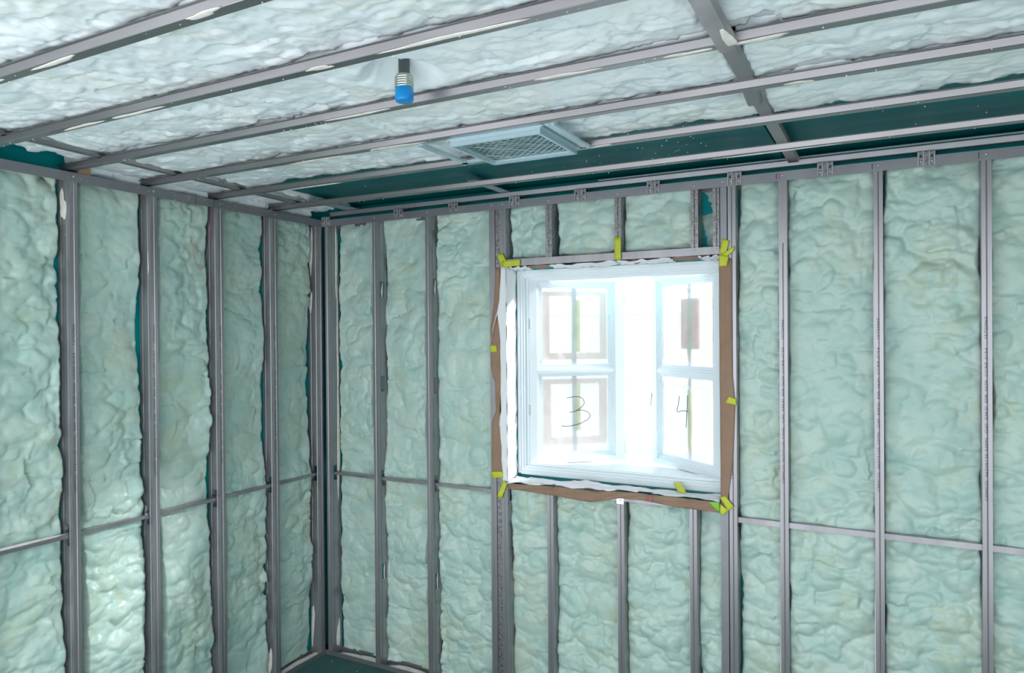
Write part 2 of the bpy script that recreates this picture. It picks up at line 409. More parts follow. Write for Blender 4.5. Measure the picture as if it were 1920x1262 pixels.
def irregular_blob(seed, a, b, t, n=18):
    """a flat smear of foam: ellipse-like outline a x b, t thick, lying on z=0"""
    r = random.Random(seed); ph = [r.uniform(0, 6.28) for _ in range(4)]
    vs = []; fs = []
    for s, z in ((1.0, 0.0), (.93, t * .6), (.65, t), (.3, t * 1.15)):
        for k in range(n):
            q = k * math.tau / n
            w = 1 + .22 * math.sin(2 * q + ph[0]) + .15 * math.sin(3 * q + ph[1]) + .10 * math.sin(5 * q + ph[2])
            vs.append((a * w * s * math.cos(q), b * w * s * math.sin(q), z))
    for i in range(3):
        for k in range(n): fs.append((i * n + k, i * n + (k + 1) % n, (i + 1) * n + (k + 1) % n, (i + 1) * n + k))
    fs.append(tuple(range(3 * n, 4 * n))); fs.append(tuple(reversed(range(n))))
    return MB().add(vs, fs)
def smear(parent, loc, normal, along, a, b, t=.003, seed=0, clip=None):
    m = irregular_blob(seed, a, b, t)
    nrm = Vector(normal).normalized(); al = Vector(along); al = (al - nrm * al.dot(nrm)).normalized(); sd = nrm.cross(al)
    inv = parent.matrix_world.inverted() if parent else None
    R = Matrix((al, sd, nrm)).transposed()
    vs = []
    for v in m.v:
        w = R @ Vector(v) + Vector(loc)
        if clip: w = Vector([min(max(c, lo), hi) for c, lo, hi in zip(w, clip[0], clip[1])])
        vs.append(w)
    pm = parent.matrix_basis.inverted()
    m.v = [tuple(pm @ w) for w in vs]
    me = m.mesh('foam_smear', True)
    return obj('foam_smear', me, 'smear', parent)

STUDS = {}
def stud(key, me, loc, rot, label, m='steel', group=None, mirror=False):
    o = obj('metal_stud', me, m); o.location = loc; o.rotation_euler = (0, 0, rot)
    tag(o, label, 'stud', group); STUDS[key] = o
    if mirror: o.scale = (-1, 1, 1)
    bpy.context.view_layer.update()
    return o
# back wall: face y=0, local x -> world x. web on the right (+x) means a mirrored profile
def back_stud(key, x_left, web, label, me=None, z=.006, m='steel', group='studs of the back wall'):
    me = me or (ME_FULL if key in ('B1', 'B2') else ME_MID)
    if web == 'R':
        return stud(key, me, (x_left + FL, 0, z), 0, label, m, group, True)
    return stud(key, me, (x_left, 0, z), 0, label, m, group)
def left_stud(key, y_near, label, me=None, group='studs of the left wall'):
    # local x -> +y, local y -> -x : rotation of 90 degrees
    return stud(key, me or ME_MID, (0, y_near, .006), math.pi / 2, label, 'steel', group)

LS = [(-2.07, 'steel stud just outside the left end of the left wall, behind the foam'),
      (-1.664, 'steel stud nearest the camera on the left wall, leftmost in the photo'),
      (-1.256, 'second steel stud from the left on the left wall, cream spot on its web'),
      (-.842, 'third steel stud from the left on the left wall, right of the red wire'),
      (-.437, 'fourth steel stud from the left on the left wall, next but one to the corner'),
      (-.042, 'corner steel stud ending the left wall, left one of the close corner pair')]
for k, (y, lab) in enumerate(LS):
    o = left_stud('L%d' % k, y, lab)
    screw(o, (.017, -.0036, 2.886), (0, -1, 0))
    if k in (1, 2, 3, 4):
        t = obj('printed_lettering', ME_TXT, None, o); t['kind'] = 'stuff'; sc = .785 / TXW
        t.scale = (sc, 1 if sc > 1.4 else sc ** .5, 1); t.rotation_euler = (math.pi / 2, -math.pi / 2, 0); t.location = (.016, -.0023, 1.41)
back_stud('C0', .022, 'R', 'corner steel stud starting the back wall, right one of the close corner pair')
back_stud('B1', .424, 'R', 'first full-height steel stud right of the room corner on the back wall')
back_stud('B2', .836, 'R', 'second full-height steel stud right of the room corner on the back wall')
back_stud('K0', 1.289, 'L', 'steel king stud left of the window, outer one of the double stud')
back_stud('K1', 1.362, 'R', 'steel jamb stud left of the window, inner one beside the plastic', m='steel')
back_stud('J0', 2.578, 'L', 'spangled steel jamb stud right of the header bay, at the window top right', ME_HEAD, 2.556, 'spangle')
back_stud('K2', 2.609, 'L', 'dark flat-faced steel jamb stud right of the window, under the brown paper', ME_PLAIN, m='steel_track')
back_stud('K3', 2.651, 'R', 'steel king stud right of the window, beside the full-height foam')
back_stud('R1', 2.889, 'R', 'first steel stud right of the window with a rounded cap at its top')
back_stud('R2', 3.295, 'R', 'second steel stud right of the window, printed along its face')
back_stud('R3', 3.703, 'L', 'rightmost steel stud in the photo, printed, with its open side dark')
back_stud('R4', 4.12, 'L', 'steel stud beyond the right edge of the photo')
back_stud('H1', 1.655, 'R', 'short steel cripple stud over the window, first from the left', ME_HEAD, 2.556)
back_stud('H2', 2.061, 'R', 'short spangled cripple stud over the window with yellow tape on its foot', ME_HEAD, 2.556, 'spangle')
back_stud('H3', 2.468, 'R', 'short spangled cripple stud over the window, beside the dark narrow bay', ME_HEAD, 2.556, 'spangle')
back_stud('S1', 1.652, 'R', 'short steel cripple stud under the window sill, first from the left', ME_SILL)
back_stud('S2', 2.066, 'R', 'short steel cripple stud under the sill with a bright bent tab on top', ME_SILL)
back_stud('S3', 2.452, 'R', 'short steel cripple stud under the sill, rightmost of the three', ME_SILL)
# spangled backs of the doubled studs at the left jamb
o = obj('filler_plate', MB().box((1.326, .006, .02), (1.361, .008, 2.87)), 'spangle', STUDS['K0']); o.location = (-1.289, 0, -.006)
for key in ('R1', 'R2', 'R3', 'K3'):
    o = STUDS[key]; mir = key != 'R3'
    t = obj('printed_lettering', ME_TXT, None, o); t['kind'] = 'stuff'; sc = .785 / TXW
    if mir: t.scale = (sc, -1, 1)
    else: t.scale = (sc, 1, 1)
    t.rotation_euler = (math.pi / 2, -math.pi / 2, 0)
    t.location = (.0154 if mir else .0186, -.0023, 1.41)
for key in STUDS:
    if key[0] in 'BCKR': screw(STUDS[key], (.017, -.0036, 2.886), (0, -1, 0))
    if key[0] == 'H': screw(STUDS[key], (.017, -.0036, .329), (0, -1, 0)); screw(STUDS[key], (.017, -.0036, .003), (0, -1, 0))
# rounded cap on the top of R1
cap = MB()
pr = [(-.019, 0)] + [(-.019 * math.cos(a), .016 * math.sin(a)) for a in np.linspace(.3, math.pi - .3, 8)] + [(.019, 0)]
cap.prism([(a, b) for a, b in pr], (.017, -.001, 2.862), (0, -1, 0), (1, 0, 0), (0, 0, 1), .002)
cap.prism([(-.019, -.3), (.019, -.3), (.019, 0), (-.019, 0)], (.017, -.001, 2.862), (0, -1, 0), (1, 0, 0), (0, 0, 1), .002)
o = obj('end_cap', cap, 'steel', STUDS['R1'])
# bent tab on S2
tb = MB().box((-.002, -.006, 1.225), (.038, -.002, 1.262)).box((-.03, -.004, 1.255), (.06, .03, 1.2585))
o = obj('bent_tab', tb, 'zinc', STUDS['S2']); screw(o, (.015, -.0065, 1.245), (0, -1, 0))

# ------------------------------------------------------------------ tracks
def track(name, label, P, axis, inward, length, zweb, lip, up, m='steel_track', cat='track', depth=.094):
    """U section running along axis; inward = horizontal unit vector from the room into the wall"""
    s = 1 if up else -1
    path = [(-.002, zweb + s * lip), (-.002, zweb), (depth, zweb), (depth, zweb + s * lip)]
    if not up: path = list(reversed(path))
    poly = path_profile(path, -.0016)
    mb = MB().prism(poly, P, axis, inward, (0, 0, 1), length)
    o = obj(name, mb, m); tag(o, label, cat); return o
TTL = track('top_track', 'dull steel top track along the head of the left wall', (0, -3.3, 0), (0, 1, 0), (-1, 0, 0), 3.298, ZT, ZT - ZB, False)
TTB = track('top_track', 'dull steel top track along the head of the back wall', (.0, 0, 0), (1, 0, 0), (0, 1, 0), 4.95, ZT, ZT - ZB, False)
BTL = track('floor_track', 'steel floor track along the foot of the left wall', (0, -3.3, 0), (0, 1, 0), (-1, 0, 0), 3.298, .002, .028, True)
BTB = track('floor_track', 'steel floor track along the foot of the back wall', (.0, 0, 0), (1, 0, 0), (0, 1, 0), 4.95, .002, .028, True)
HD = track('header_track', 'steel header track over the window with printed numbers', (1.365, 0, 0), (1, 0, 0), (0, 1, 0), 1.243, 2.5345, .037, True, 'steel', 'track')
t = obj('printed_lettering', ME_TXT2, None, HD); t['kind'] = 'stuff'; t.scale = (.278 / TXW2, 1.25, 1); t.rotation_euler = (math.pi / 2, 0, 0); t.location = (1.512, -.0026, 2.5475)
screw(HD, (2.594, -.004, 2.556), (0, -1, 0))
SD = track('sill_track', 'steel sill track under the window, hidden by brown paper', (1.398, 0, 0), (1, 0, 0), (0, 1, 0), 1.208, 1.270, .024, False, 'steel', 'track')
# chalk marks on the tracks
for (x, w) in ((2.888, .004),):
    obj('chalk_mark', MB().box((x, -.0042, 2.872), (x + w, -.0021, 2.912)), 'pink', TTB)
obj('chalk_mark', MB().box((1.056, -.0042, 2.868), (1.062, -.0021, 2.908)), 'pink', TTB)
for y in (-.99, -.868):
    obj('chalk_mark', MB().box((.0021, y, 2.868), (.0036, y + .003, 2.907)), 'pink', TTL)
for x in (2.877, 3.287, 3.692):
    obj('cut_slit', MB().box((x, -.0042, 2.876), (x + .003, -.0021, 2.902)), 'zinc_dark', TTB)

# bracing channels through the studs ------------------------------------------
def brace(label, P, axis, inward, L):
    path = [(.028, .0), (.028, .017), (.070, .017), (.070, 0)]
    mb = MB().prism(path_profile([(.066, -.008), (.066, .008), (.034, .008), (.034, -.008)], -.002), P, axis, inward, (0, 0, 1), L)
    o = obj('bracing_channel', mb, 'steel'); tag(o, label, 'channel'); return o
ZBR = 1.2126
BRL = brace('thin steel bracing channel running through the studs of the left wall', (0, -3.0, ZBR), (0, 1, 0), (-1, 0, 0), 2.96)
BRB = brace('thin steel bracing channel through the studs between corner and window', (.03, 0, ZBR), (1, 0, 0), (0, 1, 0), 1.262)
def brace_front(label, x0, x1):
    mb = MB().prism(path_profile([(.06, -.011), (.016, -.011), (.016, .011), (.06, .011)], .002), (x0, 0, ZBR), (1, 0, 0), (0, 1, 0), (0, 0, 1), x1 - x0)
    o = obj('bracing_channel', mb, 'steel'); tag(o, label, 'channel'); return o
BRR = brace_front('flat steel bracing channel through the studs right of the window', 2.687, 4.9)

# ------------------------------------------------------------------ ceiling channels
def hat(name, label, P0, P1, z, w, dep, brim, m='steel_fur', cat='furring channel', group='furring channels of the ceiling grid'):
    """hat section, flat face down at z"""
    P0 = Vector((*P0, 0)); P1 = Vector((*P1, 0)); ax = (P1 - P0); L = ax.length; ax.normalize()
    sd = Vector((-ax.y, ax.x, 0))
    path = [(-w / 2 - .006 - brim, z + dep), (-w / 2 - .006, z + dep), (-w / 2, z + .002), (-w / 2 + .002, z), (w / 2 - .002, z), (w / 2, z + .002), (w / 2 + .006, z + dep), (w / 2 + .006 + brim, z + dep)]
    poly = path_profile(path, .0016)
    o = obj(name, MB().prism(poly, P0, ax, sd, (0, 0, 1), L), m); tag(o, label, cat, group); return o
FUR = {}
FCH = [('C1', -2.432, 'galvanised furring channel nearest the camera, across the top left of the photo'),
       ('C2', -2.037, 'galvanised furring channel second from the camera, above the blue capped pipe'),
       ('C3', -1.640, 'galvanised furring channel third from the camera, just below the blue capped pipe'),
       ('C4', -1.245, 'galvanised furring channel fourth from the camera, along the near side of the ceiling vent'),
       ('C5', -.828, 'galvanised furring channel where the ceiling foam ends and the teal boards begin'),
       ('C6', -.384, 'galvanised furring channel crossing under the middle of the teal boards')]
for k, y, lab in FCH:
    FUR[k] = hat('furring_channel', lab, (-.06, y - .012), (4.95, y + .012), 2.92, .036, .022, .010)
PC = hat('perimeter_channel', 'galvanised perimeter channel held by clips above the back wall track', (.06, .026), (4.95, .022), 2.934, .030, .024, .006, 'steel_track', 'channel', None)
obj('channel_lip', MB().box((1.98, -.030, 2.958), (4.95, -.0285, 2.9645)).box((1.98, -.0285, 2.9635), (4.95, -.018, 2.9645)), 'zinc', PC)
CCf = hat('carrying_channel', 'wide steel cross channel at the top right, far part over the teal boards', (2.957, -1.63), (2.957, -.02), 2.943, .046, .016, .0, 'steel_fur', 'channel', None)
CCn = hat('carrying_channel', 'wide steel cross channel at the top right, near part toward the camera', (2.972, -3.2), (2.968, -1.61), 2.914, .048, .016, .0, 'steel', 'channel', None)
CCl = hat('carrying_channel', 'thin steel cross channel slanting along the left side of the ceiling', (.345, -3.1), (.165, -.30), 2.942, .034, .016, .0, 'steel_fur', 'channel', None)
oc = hat('channel_offcut', 'short steel channel offcut with a red inside clipped to the cross channel', (2.958, -1.25), (2.945, -1.045), 2.927, .040, .014, .0, 'steel_fur', 'offcut', None)
obj('red_end', MB().box((2.929, -1.062, 2.9285), (2.961, -1.044, 2.938)), 'pink', oc)
for (x0, x1, lab) in ((1.36, 1.42, 'steel strap with painted teal light across the recess between channels, mid back wall'), (.20, .30, 'steel strap with painted teal light across the recess near the room corner')):
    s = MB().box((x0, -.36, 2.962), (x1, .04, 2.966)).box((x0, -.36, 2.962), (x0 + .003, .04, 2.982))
    tag(obj('cross_strap', s, 'vent'), lab, 'strap')  # teal colour stands in for teal light falling on plain steel

# connector clips ---------------------------------------------------------------
CL = MB()
CL.box((-.034, -.0022, -.046), (.034, 0, .012))
CR = MB()
for x in (-.031, -.011, .011, .031): CR.box((x - .0022, -.008, -.046), (x + .0022, -.0022, .014))
CL.box((-.034, -.0022, .012), (.034, .05, .0145))
for x in (-.031, -.011, .011, .031): CL.box((x - .0035, -.0022, .0145), (x + .0035, .05, .018))
ME_CL = CL.mesh('clip_body'); ME_CL.materials.append(M['spangle'])
ME_RIB = CR.mesh('clip_ribs'); ME_RIB.materials.append(M['zinc'])
SLOT = MB().box((-.0035, -.0032, -.006), (.0035, -.0023, .006)).mesh('slot'); SLOT.materials.append(M['zinc_dark'])
clipx = [(.034, 'in the room corner, mostly shadowed'), (.634, 'first right of the room corner'), (1.042, 'second right of the room corner'),
         (1.459, 'just right of the window king stud at left'), (1.865, 'above the second bay over the window'), (2.274, 'above the widest bay over the window'),
         (2.683, 'above the right king stud of the window'), (3.093, 'between the first two studs right of the window'), (3.50, 'rightmost, between the last two studs in the photo')]
for x, w in clipx:
    e = empty('connector_clip', (x, -.0022, 2.916)); tag(e, 'ribbed zinc clip on the back track, ' + w, 'clip', 'zinc clips along the back top track')
    obj('plate', ME_CL, None, e)
    tag(obj('ribs', ME_RIB, None, e), kind='stuff')
    for dx in (-.021, .021):
        s = obj('slot', SLOT, None, e); s.location = (dx, 0, -.006)
        screw(e, (dx, -.0024, -.028), (0, -1, 0))

# ------------------------------------------------------------------ pipe stub
px, py = PIPE
e = empty('pipe_stub', (px, py, 2.885)); tag(e, 'blue capped threaded pipe stub hanging from the ceiling foam', 'pipe')
obj('cap', MB().lathe((0, 0), [(.012, 0), (.023, .001), (.0280, .004), (.0292, .009), (.0292, .044), (.0275, .046)], 28).mesh('cap', True), 'blue', e)
th = [(.0275, .044)]
for k in range(5): th += [(.0298, .047 + k * .0074), (.0298, .0499 + k * .0074), (.0258, .0521 + k * .0074)]
th += [(.025, .086), (.020, .089)]
obj('thread', MB().lathe((0, 0), th, 28).mesh('thread', True), 'thread', e)
obj('neck', MB().lathe((0, 0), [(.018, .086), (.018, .165)], 20), 'dark', e)

# ------------------------------------------------------------------ vent housing
e = empty('ceiling_vent', (2.0, -1.02, 2.9)); tag(e, 'square pale metal ceiling vent with mesh over crinkled teal film', 'vent')
def ve(name, mb, m):
    o = obj(name, mb, m, e); o.location = (-2.0, 1.02, -2.9); return o
rim = MB()
x0, x1, y0, y1 = 1.80, 2.20, -1.205, -.845
def hring(mb, x0, x1, y0, y1, w, z0, z1):
    mb.box((x0, y0, z0), (x1, y0 + w, z1)); mb.box((x0, y1 - w, z0), (x1, y1, z1)); mb.box((x0, y0 + w, z0), (x0 + w, y1 - w, z1)); mb.box((x1 - w, y0 + w, z0), (x1, y1 - w, z1)); return mb
hring(rim, x0, x1, y0, y1, .012, 2.896, 2.945); hring(rim, x0 + .012, x1 - .012, y0 + .012, y1 - .012, .007, 2.908, 2.914)
hring(rim, x0 - .012, x1 + .012, y0 - .008, y1 + .008, .012, 2.918, 2.945)
ve('rim', rim, 'vent')
nx = 40; vs = []; fs = []
rr = random.Random(5)
for i in range(nx + 1):
    for j in range(nx + 1):
        vs.append((x0 + .014 + (x1 - x0 - .028) * i / nx, y0 + .014 + (y1 - y0 - .028) * j / nx, 2.926 + rr.uniform(-.004, .004)))
for i in range(nx):
    for j in range(nx): a = i * (nx + 1) + j; fs.append((a, a + 1, a + nx + 2, a + nx + 1))
ve('film', MB().add(vs, fs), 'vent_dark')
ms = MB(); xa, xb, ya, yb = x0 + .016, x1 - .016, y0 + .016, y1 - .016
st = .034
def clipseg(c, sgn):
    pts = []
    for x in (xa, xb):
        y = sgn * x + c
        if ya <= y <= yb: pts.append((x, y))
    for y in (ya, yb):
        x = (y - c) * sgn
        if xa < x < xb: pts.append((x, y))
    return pts[:2] if len(pts) >= 2 else None
for sgn in (1, -1):
    cs = [ya - sgn * xa, yb - sgn * xb, ya - sgn * xb, yb - sgn * xa]
    c = min(cs)
    while c < max(cs):
        q = clipseg(c, sgn)
        if q and math.hypot(q[0][0] - q[1][0], q[0][1] - q[1][1]) > .01: ms.tube([(q[0][0], q[0][1], 2.916), (q[1][0], q[1][1], 2.916)], .0017, 4)
        c += st
ve('mesh_screen', ms, 'zinc')
tr = MB()
tr.box((1.645, -1.215, 2.918), (1.672, -.845, 2.93)); tr.box((1.645, -.872, 2.918), (1.80, -.848, 2.93)); tr.box((1.645, -1.23, 2.922), (2.27, -1.205, 2.926))
tr.box((2.225, -1.215, 2.92), (2.243, -.845, 2.935)); tr.box((2.248, -1.215, 2.915), (2.262, -.845, 2.925)); tr.box((1.645, -.845, 2.92), (2.27, -.838, 2.95))
ve('tray_frame', tr, 'vent')

# ------------------------------------------------------------------ the window
win = empty('window_1', (0, 0, 0)); tag(win, 'white timber casement window with both sashes open outward', 'window', kind='structure')
fx0, fx1, fz0, fz1 = 1.405, 2.664, 1.318, 2.515
fr = MB()
fr.ring(fx0, fx1, fz0, fz1, .018, .120, .20)
fr.ring(fx0 + .018, fx1 - .018, fz0 + .018, fz1 - .018, .014, .128, .21)
fr.ring(fx0 + .032, fx1 - .032, fz0 + .032, fz1 - .032, .012, .136, .22)
fr.ring(fx0 + .044, fx1 - .044, fz0 + .044, fz1 - .044, .016, .150, .23)
fr.box((fx0 + .02, .118, fz0 - .004), (fx1 - .02, .124, fz0 + .006))
obj('window_frame', fr, 'white', win)
obj('outer_sill', MB().box((fx0 - .05, .2, fz0 + .02), (fx1 + .05, .42, fz0 + .045)), 'white', win)

def film_mesh(u0, u1, z0, z1, y, seed, n=26, amp=.005):
    U, V = np.meshgrid(np.linspace(u0, u1, n), np.linspace(z0, z1, n * 2), indexing='ij')
    a = vnoise(U * 2.2 + V * .5, V * .6, .05, seed) + .6 * vnoise(U + V, V - U, .06, seed + 1)
    e = np.minimum.reduce([U - u0, u1 - U, V - z0, z1 - V]) / .06
    Y = y + (a - .8) * 2 * amp * np.clip(e, .15, 1)
    vs = np.stack([U, Y, V], -1).reshape(-1, 3).tolist(); nv = n * 2; fs = []
    for i in range(n - 1):
        for j in range(nv - 1): q = i * nv + j; fs.append((q, q + 1, q + nv + 1, q + nv))
    return MB().add(vs, fs)

def make_sash(hx, hy, ang, s, us, inner, latchside, panes, papers, bars, tapes, digits, dlabel):
    """local x runs from the hinge to the free edge; outward is +y*s"""
    z0, z1 = 1.367, 2.487
    ia, ib = inner; zi0, zi1 = 1.393, 2.452
    T = lambda a, b: (min(a * s, b * s), max(a * s, b * s))
    def bx(mb, ua, ub, ya, yb, za, zb):
        y_, Y_ = T(ya, yb); return mb.box((ua, y_, za), (ub, Y_, zb))
    u0, u1 = us
    m = MB()
    bx(m, u0, ia, 0, .044, z0, z1); bx(m, ib, u1, 0, .044, z0, z1)
    bx(m, ia, ib, 0, .044, z0, zi0); bx(m, ia, ib, 0, .044, zi1, z1)
    # moulded panel edges, stepping back to the glass
    for k, (w, y) in enumerate(((.010, .007), (.012, .014), (.016, .020))):
        o_ = sum((.010, .012, .016)[:k]); a, b, c, d = ia + o_, ib - o_, zi0 + o_, zi1 - o_
        bx(m, a, a + w, y, .042, c, d); bx(m, b - w, b, y, .042, c, d); bx(m, a + w, b - w, y, .042, c, c + w); bx(m, a + w, b - w, y, .042, d - w, d)
    sash = obj('sash', m, 'white', win)
    sash.location = (hx, hy, 0); sash.rotation_euler = (0, 0, ang)
    mm = MB(); bx(mm, ia + .004, ib - .004, .002, .042, 1.908, 1.924); bx(mm, ia + .006, ib - .006, .008, .042, 1.900, 1.936); bx(mm, ia + .008, ib - .008, .016, .042, 1.885, 1.955)
    obj('glazing_bar', mm, 'white', sash)
    for (za, zb) in panes:
        g = MB(); bx(g, ia + .034, ib - .034, .030, .033, za, zb); obj('pane', g, 'glass', sash)
    for (ua, ub, za, zb, mt) in papers:
        g = MB(); bx(g, ua, ub, .0345, .0352, za, zb); obj('masking_paper', g, mt, sash)
    for (ua, ub, za, zb) in bars:
        g = MB(); bx(g, ua, ub, .036, .050, za, zb); obj('outer_bar', g, 'bar', sash)
    for (ua, ub, za, zb, mt) in tapes:
        g = MB(); bx(g, ua, ub, .0285, .0290, za, zb); obj('tape_strip', g, mt, sash)
    # hardware
    for zz in (latchside[1:]):
        g = MB(); bx(g, u1 - .002, u1 + .006, .004, .026, zz, zz + .085); bx(g, u1 + .003, u1 + .012, .010, .02, zz, zz + .018); obj('latch_plate', g, 'zinc', sash)
    for zz in (1.66, 2.17):
        g = MB(); bx(g, u0 - .006, u0 + .004, -.006, .006, zz, zz + .06); obj('hinge', g, 'zinc', sash)
    if latchside[0]:
        g = MB(); bx(g, u1 - .002, u1 + .008, .004, .024, 1.745, 1.815); bx(g, u1 + .008, u1 + .028, .010, .018, 1.776, 1.786)
        g.tube([(u1 + .026, s * .014, 1.782), (u1 + .032, s * .012, 1.74), (u1 + .036, s * .010, 1.70)], .0055, 8); obj('handle', g, 'thread', sash)
    bpy.context.view_layer.update()
    # plastic film over the glass, taped to the sash: a thing of its own
    for i, (za, zb) in enumerate(panes):
        f = film_mesh(ia + .018, ib - .018, za - .014, zb + .014, 0, 300 + i + int(s * 5) + 10)
        f.v = [(a, s * .021 + b, c) for a, b, c in f.v]
        o = obj('plastic_sheet', f.mesh('plastic_sheet', True), 'film'); o.matrix_world = sash.matrix_basis.copy()
        tag(o, 'milky plastic film over the %s pane of the %s sash%s' % (('lower', 'upper')[i], dlabel[0], dlabel[1] if i == 0 else ''), 'plastic sheet')
        if i == 0:
            d = MB()
            for st in digits:
                d.tube([(a, s * .0125, b) for a, b in st], .0018, 6)
            obj('handwritten_number', d, 'ink', o)
    return sash
def frame_strips(a, b, c, d, w, m):
    return [(a, a + w, c, d, m), (b - w, b, c, d, m), (a + w, b - w, c, c + w * .9, m), (a + w, b - w, d - w * .6, d, m)]
def smooth_path(P, n=5):
    out = []
    for i in range(len(P) - 1):
        p0 = P[max(i - 1, 0)]; p1 = P[i]; p2 = P[i + 1]; p3 = P[min(i + 2, len(P) - 1)]
        for k in range(n):
            t = k / n
            out.append(tuple(.5 * (2 * b + (c - a) * t + (2 * a - 5 * b + 4 * c - d) * t * t + (-a + 3 * b - 3 * c + d) * t ** 3) for a, b, c, d in zip(p0, p1, p2, p3)))
    return out + [P[-1]]
THREE = [smooth_path([(0.213, 1.753), (0.271, 1.761), (0.309, 1.75), (0.324, 1.723), (0.308, 1.698), (0.27, 1.673), (0.232, 1.667)]),
         smooth_path([(0.27, 1.673), (0.286, 1.678), (0.325, 1.674), (0.358, 1.652), (0.352, 1.626), (0.308, 1.601), (0.269, 1.59), (0.215, 1.583), (0.18, 1.587)])]
FOUR = [smooth_path([(0.384, 1.78), (0.395, 1.735), (0.407, 1.697), (0.395, 1.688), (0.363, 1.698), (0.307, 1.70)]), smooth_path([(0.31, 1.791), (0.315, 1.708), (0.324, 1.606)])]
P2 = [(1.432, 1.884), (1.956, 2.414)]
make_sash(1.487, .16, math.radians(41.5), 1, (-.02, .58), (.026, .522), (False, 1.405, 2.32), P2,
          frame_strips(.070, .478, 1.47, 1.868, .052, 'warm_paper') + frame_strips(.070, .478, 1.985, 2.395, .045, 'warm_paper'),
          [(.256, .284, 1.43, 1.885), (.256, .284, 1.955, 2.416)],
          [(.262, .286, 1.555, 1.835, 'tape_shaded'), (.286, .306, 1.555, 1.835, 'tape_clear'), (.262, .286, 2.03, 2.345, 'tape_shaded'), (.286, .306, 2.03, 2.345, 'tape_clear')],
          THREE, ('left', ', numbered 3 by hand'))
make_sash(2.585, .16, math.pi - math.radians(39), -1, (.005, .632), (.062, .594), (True,), P2,
          frame_strips(.105, .555, 1.46, 1.868, .045, 'warm_paper') + frame_strips(.105, .555, 1.985, 2.395, .045, 'warm_paper') + [(.225, .395, 2.05, 2.335, 'brown_paper')],
          [(.302, .330, 1.43, 1.885), (.302, .330, 1.955, 2.416)],
          [(.308, .330, 1.49, 1.82, 'tape_shaded'), (.288, .308, 1.49, 1.82, 'tape_clear'), (.290, .332, 2.02, 2.32, 'tape_shaded')],
          FOUR, ('right', ', numbered 4 by hand'))

# outside: a white block wall across a narrow yard ----------------------------------
wo = obj('wall_outside', MB().box((-6, 3.2, -1.2), (8, 3.4, 2.34)), 'outside'); tag(wo, kind='structure')
for zz in (1.0, 1.66, 2.34):
    obj('coping', MB().box((-6, 3.16, zz - .012), (8, 3.2, zz)), 'outside', wo)
go = obj('floor_outside', MB().box((-6, .45, -1.3), (8, 3.2, -1.2)), 'outground'); tag(go, kind='structure')

# ------------------------------------------------------------------ masking: paper, film, tape
def loft(A, B, n=6, amp=.002, seed=1, thick=.0008, normal=(0, -1, 0), sub=6):
    """sheet between edge polylines A and B, with crumple"""
    def dens(P):
        out = []
        for i in range(len(P) - 1):
            for k in range(sub): t = k / sub; out.append(tuple(a + (b - a) * t for a, b in zip(P[i], P[i + 1])))
        return out + [P[-1]]
    A, B = dens(A), dens(B); r = random.Random(seed); nn = Vector(normal)
    vs = []; m = len(A)
    for i in range(m):
        for k in range(n + 1):
            t = k / n; p = Vector(A[i]).lerp(Vector(B[i]), t)
            p += nn * (amp * (r.random() + .8 * math.sin(i * .9 + k * 1.7 + seed)))
            vs.append(p)
    fs = []
    for i in range(m - 1):
        for k in range(n): a = i * (n + 1) + k; fs.append((a, a + 1, a + n + 2, a + n + 1))
    N = len(vs); vs2 = vs + [v - nn * thick for v in vs]
    fs2 = fs + [tuple(reversed([q + N for q in f])) for f in fs]
    bd = list(range(n + 1)) + [i * (n + 1) + n for i in range(1, m)] + [(m - 1) * (n + 1) + k for k in range(n - 1, -1, -1)] + [i * (n + 1) for i in range(m - 2, 0, -1)]
    for i in range(len(bd)): a, b = bd[i], bd[(i + 1) % len(bd)]; fs2.append((a, b, b + N, a + N))
    return MB().add(vs2, fs2)
YF = -.006
def sheet(name, A, B, m, label, cat, **k):
    o = obj(name, loft(A, B, **k).mesh(name, True), m); tag(o, label, cat); return o
F3 = lambda L, y=YF: [(a, y, b) for a, b in L]
sheet('kraft_paper', F3([(1.330, 2.528), (1.318, 2.30), (1.298, 2.193), (1.296, 2.08), (1.296, 1.944), (1.322, 1.86), (1.328, 1.70), (1.300, 1.62), (1.298, 1.45), (1.300, 1.318)]),
      F3([(1.361, 2.528), (1.362, 2.30), (1.362, 2.193), (1.362, 2.08), (1.362, 1.944), (1.363, 1.86), (1.352, 1.70), (1.362, 1.62), (1.362, 1.45), (1.366, 1.318)]),
      'kraft', 'brown kraft paper strip with a torn curling edge, left of the window', 'paper', seed=2)
sheet('kraft_paper', F3([(2.606, 2.508), (2.606, 2.2), (2.606, 1.94), (2.607, 1.70), (2.608, 1.45), (2.608, 1.28)]),
      F3([(2.668, 2.51), (2.667, 2.2), (2.668, 1.94), (2.682, 1.79), (2.668, 1.50), (2.640, 1.29)]),
      'kraft', 'long flat brown kraft paper strip right of the window', 'paper', seed=3, amp=.0015)
sheet('kraft_paper', [(1.40, -.012, 1.279), (1.55, -.02, 1.286), (1.75, -.026, 1.294), (1.95, -.024, 1.290), (2.087, -.02, 1.301), (2.2, -.024, 1.304), (2.4, -.022, 1.301), (2.604, -.014, 1.296)],
      [(1.405, -.006, 1.248), (1.55, -.012, 1.245), (1.75, -.016, 1.236), (1.92, -.018, 1.225), (2.08, -.012, 1.262), (2.2, -.016, 1.266), (2.4, -.012, 1.248), (2.604, -.006, 1.244)],
      'kraft', 'brown kraft paper apron hanging from the window sill', 'paper', seed=4, amp=.004)
